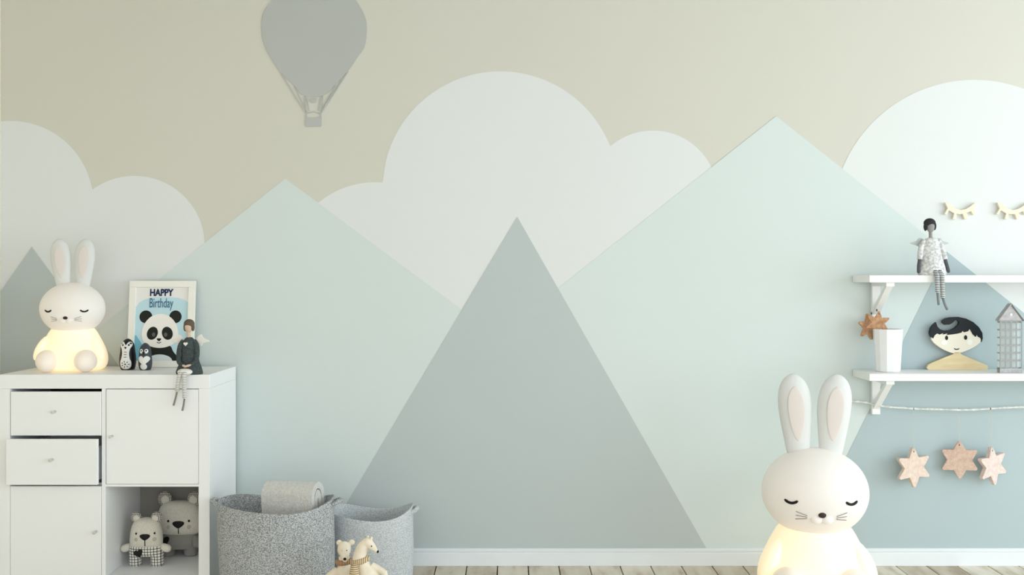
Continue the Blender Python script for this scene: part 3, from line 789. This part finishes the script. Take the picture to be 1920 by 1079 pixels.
def basket_obj(label, cx, d, a, b, h, m, ear, warp):
    r = thing('fabric_basket', label, 'basket', (cx, -d, 0))
    n = 72; vs = []; fs = []
    rows = []
    for i in range(9): t = i / 8; rows.append((t, 1.0 - .035 * (1 - t) ** 2, 0))
    rows.append((1.012, .994, 1)); rows.append((1.012, .978, 1))
    for i in range(7): t = 1 - i / 6 * .95; rows.append((t, .965 - .03 * (1 - t), 1))
    for (t, k, inn) in rows:
        for j in range(n):
            th = 2 * math.pi * j / n
            lift = warp * math.cos(2 * th) + .006 * math.sin(3 * th + 1)
            bul = 1 + .012 * math.sin(3 * th + 5 * t)
            vs.append((a * k * bul * math.cos(th), b * k * bul * math.sin(th), h * t + lift * max(0, t) ** 3))
    m_ = len(rows)
    for i in range(m_ - 1):
        for j in range(n):
            q = (j + 1) % n; fs.append((i * n + j, i * n + q, (i + 1) * n + q, (i + 1) * n + j))
    fs.append(list(range(n - 1, -1, -1))); fs.append(list(range((m_ - 1) * n, m_ * n)))
    MB().add(vs, fs, True).build('body', m, r)
    for sx in (-1, 1):
        z = h + warp - .008
        pts = [(sx * (a - .012), -.028, z - .01), (sx * (a + .006), -.026, z - .001), (sx * (a + ear * .75), -.016, z + .004), (sx * (a + ear), 0, z + .004), (sx * (a + ear * .75), .016, z + .004), (sx * (a + .006), .026, z - .001), (sx * (a - .012), .028, z - .01)]
        P = catmull(pts, 4, False)
        MB().tube(P, .0085, 10).build('handle', m, r)
    return r
B1X, B1D = X(519, .42), .42
basket_obj('large light grey knitted basket beside the cabinet with a blanket inside', B1X, B1D, .213, .158, .343, M_knit, .024, .013)
B2X, B2D = X(694, .235), .235
basket_obj('smaller slate grey felt basket behind the polar bear figurines', B2X, B2D, .168, .128, .272, M_felt, .014, .016)

M_fleece = mat('grey_fleece', (228, 226, 223), 0.98, noise=(120, (212, 211, 208)), bump=(260, .8, .006), sheen=.4)
# folded blanket: one thick sheet folded over twice, standing in the basket
def ribbon(path, t):
    L, R = [], []
    for i, p in enumerate(path):
        a = path[max(i - 1, 0)]; b = path[min(i + 1, len(path) - 1)]
        dx, dz = b[0] - a[0], b[1] - a[1]; l = math.hypot(dx, dz) or 1
        nx, nz = -dz / l * t / 2, dx / l * t / 2
        L.append((p[0] + nx, p[1] + nz)); R.append((p[0] - nx, p[1] - nz))
    return L + R[::-1]
path = [(-.040, 0)] + [(-.040, .04 * i) for i in range(1, 5)]
path = [(-.043, .02), (-.043, .06), (-.043, .11), (-.043, .15)] + [(-.043 * math.cos(math.radians(a)), .155 + .043 * math.sin(math.radians(a))) for a in range(20, 180, 20)] + [(.043, .15), (.043, .10), (.043, .05), (.036, .018), (.022, .01), (.012, .02), (.014, .05), (.016, .10), (.016, .145), (.010, .163), (0, .170), (-.010, .163), (-.016, .145), (-.016, .10), (-.016, .04)]
bp_ = catmull(path, 3, False)
fb, bloc, bs = local(551, 960, .40)
bl_o = thing('folded_blanket', 'fluffy pale grey blanket folded inside the large knitted basket', 'blanket', (X(553, .40), -.40, .21), (math.radians(3), math.radians(-1.5), math.radians(-14)))
MB().prism_x(ribbon(bp_, .024), -.100, .100).build('fold', M_fleece, bl_o, bevel=.009, seg=3)

# ------------------------------------------------------------------ polar bear figurines
M_pol = mat('polar_bear_resin', (244, 234, 216), 0.6, noise=(40, (236, 222, 200)), bump=(120, .15, .002))
M_scA = line_mat('brown_striped_scarf', (206, 176, 144), (122, 78, 50), (0,), 190, .5)
M_scB = line_mat('tan_striped_scarf', (222, 204, 172), (150, 120, 84), (2,), 150, .42)
dB = .62
def figure(label, px0, dB=.62):
    f, loc, s = local(px0, floor_py(dB), dB); loc.z = 0
    r = thing('polar_bear_figurine', label, 'figurine', loc)
    return r, (lambda px, py, y=0.: tuple(f(px, py, y))), 1 / s
r, V, u = figure('small cream polar bear figurine in a brown scarf facing the room, beside the big basket', 646, .59)
mb = MB()
mb.loft([(0, V(643, 0)[0], 0, 22 * u, 18 * u), (.012, V(643, 0)[0], 0, 23 * u, 19 * u), (V(0, 1120)[2], V(643, 0)[0], 0, 23 * u, 19 * u), (V(0, 1090)[2], V(643, 0)[0], 0, 20 * u, 18 * u), (V(0, 1072)[2], V(645, 0)[0], 0, 16 * u, 15 * u), (V(0, 1058)[2], V(646, 0)[0], 0, 11 * u, 11 * u), (V(0, 1044)[2], V(645, 0)[0], 0, 10 * u, 10 * u)], 24)
mb.ell(V(645.5, 1030, -.004), (12.6 * u, 13 * u, 15 * u))
mb.tube([V(647, 1033, -.012), V(650, 1041, -.034), V(651, 1043, -.044)], [9.5 * u, 7.5 * u, 5.5 * u], 16)
mb.ell(V(651, 1043.5, -.044), (5.5 * u, 4 * u, 5.5 * u))
for a in ((635.5, 1019), (659.5, 1018)): mb.ell(V(a[0], a[1], .004), (5.6 * u, 4 * u, 5.6 * u))
mb.tube([V(633, 1068, -.005), V(620, 1078, -.02), V(612, 1092, -.035), V(614, 1104, -.05)], [7 * u, 8 * u, 7 * u, 5 * u], 14)
mb.tube([V(654, 1068, -.005), V(658, 1082, -.02), V(655, 1098, -.034)], [7 * u, 7 * u, 6 * u], 14)
mb.build('body', M_pol, r, remesh=.0024, smooth=3)
MB().ell(V(651, 1041.5, -.0535), (3 * u, 2.6 * u, 2.5 * u), None, 14, 10).build('nose', M_black, r)
for ex in (643.4, 652.2): MB().ell(V(ex, 1029.5, -.0262), (1.1 * u, 1.2 * u, 1.3 * u), None, 10, 8).build('eye', M_black, r)
ring = [(V(645, 0)[0] + 11.5 * u * math.cos(math.radians(t)), 11.5 * u * math.sin(math.radians(t)), V(0, 1053.5)[2] + .002 * math.cos(math.radians(t))) for t in range(0, 360, 12)]
MB().tube(ring, 5.0 * u, 12, True).build('scarf', M_scA, r)

r, V, u = figure('taller cream polar bear figurine in a tan scarf turning right before the slate basket', 688, .665)
mb = MB()
mb.loft([(0, V(688, 0)[0], 0, 24 * u, 20 * u), (.012, V(690, 0)[0], 0, 26 * u, 21 * u), (V(0, 1120)[2], V(692, 0)[0], 0, 26 * u, 21 * u), (V(0, 1090)[2], V(692, 0)[0], 0, 25 * u, 19 * u), (V(0, 1070)[2], V(687, 0)[0], 0, 20 * u, 16 * u), (V(0, 1056)[2], V(679, 0)[0], 0, 13.5 * u, 12 * u), (V(0, 1046)[2], V(674.5, 0)[0], 0, 12 * u, 11 * u)], 24)
mb.tube([V(673, 1052, 0), V(675, 1040, 0), V(680, 1027, 0), V(687, 1018, -.002), V(694, 1019, -.005)], [13 * u, 12.2 * u, 11.5 * u, 9.5 * u, 8 * u], 18)
mb.ell(V(689, 1018, -.003), (10.5 * u, 10 * u, 9.5 * u))
mb.tube([V(691, 1018, -.004), V(699, 1025, -.009), V(706, 1031.5, -.013), V(708.5, 1033, -.014)], [9 * u, 7 * u, 4 * u, 2.6 * u], 16)
mb.ell(V(697, 1009.5, -.008), (2.6 * u, 2.6 * u, 4.6 * u), Matrix.Rotation(.2, 3, 'Y')).ell(V(689, 1009.5, .010), (2.6 * u, 2.6 * u, 4 * u))
mb.tube([V(696, 1062, 0), V(710, 1068, -.003), V(722, 1074, -.006), V(724, 1082, -.01)], [8 * u, 7 * u, 6 * u, 5 * u], 14)
mb.build('body', M_pol, r, remesh=.0024, smooth=3)
MB().ell(V(709.3, 1033, -.0148), (2.3 * u, 2.4 * u, 2.6 * u), None, 14, 10).build('nose', M_black, r)
MB().ell(V(698.2, 1022, -.0215), (1.2 * u, 1.1 * u, 1.4 * u), None, 10, 8).build('eye', M_black, r)
ring = [(V(674.5, 0)[0] + 13.6 * u * math.cos(math.radians(t)), 13.2 * u * math.sin(math.radians(t)), V(0, 1051.5)[2] + 3.5 * u * math.cos(math.radians(t))) for t in range(0, 360, 12)]
sc = MB().tube(ring, 5.2 * u, 12, True).build('scarf', line_mat('tan_striped_scarf_band', (222, 204, 172), (150, 120, 84), (0,), 150, .42), r)
MB().tube([V(667, 1054, -.030), V(667.5, 1068, -.036), V(668, 1082, -.044), V(668.5, 1100, -.052), V(669, 1116, -.056)], [7 * u, 9 * u, 10 * u, 10 * u, 9.5 * u], 14).build('scarf_tail', M_scB, sc)

# ------------------------------------------------------------------ wall shelves
M_shelf = mat('white_shelf_paint', (246, 246, 245), 0.45)
sx0, sx1 = X(1598), 2.47
def shelf(label, zt, zb_):
    r = thing('wall_shelf', label, 'shelf', (sx0, 0, zb_))
    MB().box(0, sx1 - sx0, -0.207, -0.0045, 0, zt - zb_).build('board', M_shelf, r, bevel=.0015)
    for bx in (X(1639) - sx0, 2.37 - sx0):
        hw = 7.5 / 460; bh = .153
        br = MB().box(bx - hw, bx + hw, -0.026, -0.0045, -bh, 0).build('bracket', M_shelf, r, bevel=.001)
        MB().box(bx - hw, bx + hw, -0.185, -0.026, -.016, 0).build('bracket_arm', M_shelf, br, bevel=.001)
        w = .009
        MB().prism_x([(-.026, -bh + .022), (-.026, -bh + .052), (-.150, -.016), (-.178, -.016)], bx - hw * .8, bx + hw * .8).build('brace', M_shelf, br, bevel=.001)
    return r
shelf('upper white wall shelf on brackets carrying the grey doll', z1t, z1b)
shelf('lower white wall shelf on brackets carrying the pot and wooden head', z2t, z2b)

# pot
M_pot = mat('white_ceramic', (246, 246, 248), 0.3, spec=.5)
dp = .105
r = thing('faceted_pot', 'white faceted ceramic pot on the lower shelf below the brown stars', 'pot', (X(1664.5, dp), -dp, z2t), (0, 0, .12))
sp = S(dp); hp_ = 80 / sp
n = 12; vs = []; fs = []
rows = [(0, 21), (.004, 22.5), (hp_, 27), (hp_, 25.3), (.012, 21)]
for z, q in rows:
    for j in range(n):
        t = 2 * math.pi * j / n; vs.append((q / sp * math.cos(t), q / sp * math.sin(t), z))
for i in range(len(rows) - 1):
    for j in range(n): k = (j + 1) % n; fs.append((i * n + j, i * n + k, (i + 1) * n + k, (i + 1) * n + j))
fs.append(list(range(n))[::-1]); fs.append(list(range(4 * n, 5 * n)))
MB().add(vs, fs).build('pot_wall', M_pot, r, bevel=.0012)

# hanging stars
M_twine = mat('twine', (212, 210, 198), 0.95)
M_clay = mat('pale_pink_clay', (232, 214, 200), 0.9, noise=(70, (222, 196, 182)), bump=(160, .5, .003))
M_clayW = mat('whitewashed_clay', (230, 214, 206), 0.9, noise=(70, (220, 196, 190)), bump=(160, .5, .003))
M_rust = mat('rust_brown_bark', (212, 172, 138), 0.9, noise=(80, (184, 134, 98)), bump=(160, .6, .003))
def hung_star(label, px, py, d, R, rin, rot, yaw, top_px, top_py, m, thick=.012, group=None, tilt=0):
    f, loc, s = local(px, py, d)
    r = thing('star_ornament', label, 'star ornament', loc, (0, 0, math.radians(yaw)), group)
    MB().prism(star(R / s, rin / s, 6, rot), -thick / 2, thick / 2).build('star', m, r, bevel=.0015)
    ty = math.radians(yaw); t = f(top_px, top_py, 0)
    a = math.radians(rot); top = Vector((R * .84 / s * math.cos(a), 0, R * .84 / s * math.sin(a)))
    tl = Matrix.Rotation(-ty, 3, 'Z') @ t
    side = Vector((0.0022, 0, 0))
    mid = top.lerp(tl, .5)
    MB().tube([top + Vector((0, -thick / 2 - .001, -.003)), top + Vector((0, -thick / 2 - .001, .008)), mid - side, tl - side * .3], .0006, 6).tube([top + Vector((0, thick / 2 + .001, -.003)), top + Vector((0, thick / 2 + .001, .008)), mid + side, tl + side * .3], .0006, 6).build('string', M_twine, r)
    MB().ell(top + Vector((0, -thick / 2, -.002)), (.0025, .001, .0035), None, 10, 8).build('hole', mat('hole_dark', (92, 62, 50), .9), r)
    MB().ell(tl, (.003, .003, .005), None, 10, 8).build('knot', mat('knot_dark', (86, 84, 78), .9), r)
    return r
dg_ = .045
hung_star('left pink star hanging from the twig garland, farthest left of three', 1712, 877, dg_, 37, 21, 92, 16, 1713, 767, M_clay, thick=.017, group='stars on the twig garland')
hung_star('middle darker pink star hanging from the twig garland, highest of three', 1799, 863, dg_, 35, 22, 91, -12, 1798, 768, mat('dusty_pink_clay', (222, 198, 180), 0.9, noise=(70, (210, 176, 162)), bump=(160, .5, .003)), group='stars on the twig garland')
hung_star('right whitish pink star hanging from the twig garland, nearest the frame edge', 1860, 874, dg_, 36, 20, 97, 26, 1857, 767, M_clayW, thick=.018, group='stars on the twig garland')
hung_star('left rust brown star hanging behind the pot under the upper bracket', 1630, 613, .056, 25, 14, 102, 22, 1634, 588, M_rust, group='rust stars beside the pot')
hung_star('right rust brown star dipping over the rim of the white pot', 1646, 606, .10, 22, 12, 84, -12, 1644, 582, M_rust, group='rust stars beside the pot')

M_twig = mat('whitewashed_twig', (238, 240, 238), 0.8, noise=(60, (206, 209, 206), (1, 1, 1)))
gp = [(1590, 752), (1604, 753), (1622, 755), (1640, 759), (1660, 763), (1690, 765), (1713, 767), (1750, 768), (1798, 769), (1830, 768.5), (1858, 767), (1890, 765), (1920, 763.5), (1980, 762), (2050, 758)]
P = catmull([(X(a, dg_), -dg_ - .003 * math.sin(i * 1.7), Z(b, dg_)) for i, (a, b) in enumerate(gp)], 5, False)
g0 = Vector(P[0])
gar = thing('twig_garland', 'thin whitewashed twig strung under the lower shelf holding three stars', 'garland', g0)
MB().tube([Vector(p) - g0 for p in P], [.0042 + .0008 * math.sin(i * 1.3) for i in range(len(P))], 8).build('twig', M_twig, gar)
for i in (0, len(P) - 1):
    c = Vector(P[i]) - g0
    MB().tube([c, c + Vector((0, .039, .0))], .003, 8).build('wall_peg', M_chrome, gar)

# ------------------------------------------------------------------ wooden head cut-out
dh = .03
f, loc, s = local(1793, 694, dh); loc.z = z2t
hd = thing('wooden_head', 'flat wooden boy head cut-out with black swirl hair on the lower shelf', 'figurine', loc, (math.radians(-2), 0, 0))
def H(pts, k=0):
    o = []
    for a, b in pts:
        v = f(1600 + a / 6, 570 + b / 6); o.append((v.x, v.z - f(0, 570 + 745 / 6).z))
    return catmull(o, k) if k else o
ht = .012
face = [(880, 385), (900, 342), (960, 325), (1050, 325), (1150, 312), (1230, 285), (1310, 262), (1390, 310), (1432, 370), (1434, 420), (1400, 458), (1330, 502), (1240, 540), (1205, 552), (1130, 558), (1085, 548), (1000, 510), (920, 455), (884, 412)]
sh = [(1132, 545), (1202, 545), (1206, 566), (1280, 600), (1420, 660), (1498, 692), (1512, 720), (1495, 745), (840, 745), (822, 722), (838, 686), (900, 656), (1060, 590), (1128, 564)]
hairp = [(888, 388), (868, 360), (858, 325), (872, 270), (902, 232), (930, 208), (944, 255), (970, 285), (1010, 303), (1080, 300), (1140, 276), (1180, 238), (1192, 208), (1172, 186), (1142, 190), (1118, 216), (1080, 236), (1036, 238), (1004, 216), (1004, 190), (1032, 168), (1090, 153), (1180, 149), (1270, 168), (1350, 208), (1412, 265), (1450, 330), (1453, 390), (1440, 432),
         (1428, 388), (1398, 372), (1386, 350), (1374, 376), (1340, 345), (1306, 283), (1290, 310), (1242, 322), (1228, 306), (1214, 326), (1170, 337), (1110, 346), (1048, 352), (1058, 334), (1002, 348), (1012, 330), (968, 348), (940, 335), (912, 358), (898, 388)]
MB().prism(H(face, 3), -ht / 2, ht / 2).build('face', mat('cream_painted_wood', (242, 235, 218), .6), hd, bevel=.0008)
MB().prism(H(sh), -ht / 2, ht / 2).build('shoulders', M_wood, hd, bevel=.0008)
MB().prism(H(hairp), -ht / 2 - .0015, ht / 2 + .0005).build('hair', mat('black_hair_paint', (13, 19, 26), .45), hd)
yf_ = -ht / 2
def dot(name, cx, cy, rx, ry, m, h=.0008): MB().prism(H(oval(cx, cy, rx, ry)), yf_ - h, yf_).build(name, m, hd)
dot('eye', 1047, 385, 17, 25, M_black); dot('eye', 1261, 381, 18, 26, M_black)
dot('cheek', 1022, 438, 34, 32, mat('white_cheek', (250, 247, 240), .6), .0005); dot('cheek', 1306, 434, 30, 32, MATS['white_cheek'], .0005)
MB().prism(H(catmull([(1128, 502), (1158, 508), (1188, 502), (1180, 515), (1158, 520), (1136, 515)], 3)), yf_ - .0008, yf_).build('mouth', mat('mouth_dark', (60, 44, 38), .6), hd)

# ------------------------------------------------------------------ house lantern
M_zinc = mat('grey_zinc', (190, 188, 190), 0.6, metal=.15, noise=(60, (168, 166, 168)))
M_zincd = mat('dark_zinc', (112, 108, 108), 0.6, metal=.25)
dl = .155
f, loc, s = local(1893, 700, dl); loc.z = z2t
ho = thing('house_lantern', 'grey metal house-shaped lantern with many small windows on the lower shelf', 'lantern', loc)
w2 = 21 / s; dp2 = .013; u = 1 / s
MB().box(-w2, w2, -dp2, dp2, 0, 8.5 * u).build('base', M_zinc, ho, bevel=.001)
zt = 99 * u
def grille(y0, y1):
    mb = MB()
    xs = [(-w2, -w2 + 2.2 * u), (-11 * u, -9 * u), (-1.8 * u, 1.8 * u), (9 * u, 11 * u), (w2 - 2.2 * u, w2)]
    for a, b in xs: mb.box(a, b, y0, y1, 8.5 * u, zt)
    for i in range(1, 6):
        z = (8.5 + i * 14.4) * u
        for k in range(4): mb.box(xs[k][1], xs[k + 1][0], y0, y1, z - 1.3 * u, z + 1.3 * u)
    mb.box(-w2 + 2.2 * u, -11 * u, y0, y1, zt - 3 * u, zt).box(-9 * u, -1.8 * u, y0, y1, zt - 3 * u, zt).box(1.8 * u, 9 * u, y0, y1, zt - 3 * u, zt).box(11 * u, w2 - 2.2 * u, y0, y1, zt - 3 * u, zt)
    return mb
grille(-dp2, -dp2 + .002).build('front_grille', mat('mid_zinc', (158, 156, 158), .6, metal=.15), ho)
MB().box(-w2 + .0015, w2 - .0015, dp2 - .002, dp2, 8.5 * u, zt).build('back_panel', mat('lantern_frosted_back', (206, 218, 216), .6), ho)
for sx in (-1, 1):
    mb = MB()
    xa_, xb_ = sorted((sx * w2, sx * (w2 - .0015)))
    for i in range(0, 7):
        z = (8.5 + i * 14.4) * u
        mb.box(xa_, xb_, -dp2 + .002, dp2 - .002, z - 1.2 * u, z + 1.2 * u)
    mb.build('side_grille', M_zinc, ho)
gab = [(-w2, zt), (w2, zt), (0, 127 * u)]
MB().prism(gab, -dp2, -dp2 + .002).build('gable', M_zinc, ho); MB().prism(gab, dp2 - .002, dp2).build('gable', M_zinc, ho)
MB().prism([(0, 127 * u), (w2 + 1.8 * u, zt - 2 * u), (w2 + 2.6 * u, zt), (0, 130 * u)], -dp2 - .003, dp2 + .003).build('roof_panel', M_zincd, ho)
MB().prism([(0, 127 * u), (-w2 - 1.8 * u, zt - 2 * u), (-w2 - 2.6 * u, zt), (0, 130 * u)], -dp2 - .003, dp2 + .003).build('roof_panel', M_zinc, ho)
MB().prism(oval(0, (zt / u + 10) , 2.2, 2.4) and [(a * u, b * u) for a, b in oval(0, zt / u + 10, 2.2, 2.4)], -dp2 - .001, -dp2).build('gable_rosette', M_shelf, ho)

# ------------------------------------------------------------------ eyelash wall decorations
def lashes(label, px_off):
    d = .012
    f, loc, s = local(1799 + px_off, 396, d)
    r = thing('eyelash_decoration', label, 'wall decoration', loc, (0, 0, 0), 'wooden eyelashes on the wall')
    g = lambda a, b: (f(1750 + a / 11.294 + px_off, 360 + b / 11.294).x, f(1750, 360 + b / 11.294).z)
    up = [(240, 225), (330, 245), (400, 320), (480, 360), (570, 385), (680, 365), (770, 315), (850, 245), (905, 232)]
    lo_ = [(925, 262), (880, 330), (855, 370), (870, 430), (830, 505), (785, 420), (735, 430), (660, 465), (690, 520), (655, 585), (610, 470), (540, 478), (465, 460), (470, 520), (420, 580), (405, 565), (435, 462), (345, 412), (300, 398), (290, 440), (240, 480), (232, 465), (290, 352)]
    lo_ = [(925, 262), (870, 335), (840, 360), (862, 400), (880, 470), (835, 498), (785, 410), (735, 430), (690, 445), (720, 500), (715, 580), (650, 582), (615, 470), (540, 478), (480, 465), (480, 520), (455, 590), (400, 575), (432, 458), (350, 410), (318, 392), (300, 440), (270, 488), (225, 470), (292, 352)]
    MB().prism([g(*p) for p in up + lo_], -.006, .0075).build('lash', mat('pale_plywood', (246, 238, 218), .6, noise=(12, (240, 228, 202), (6, 1, 1))), r, bevel=.0006)
    return r
lashes('left wooden eyelash decoration on the wall above the grey doll', 0)
lashes('right wooden eyelash decoration on the wall at the frame edge', 97.5)
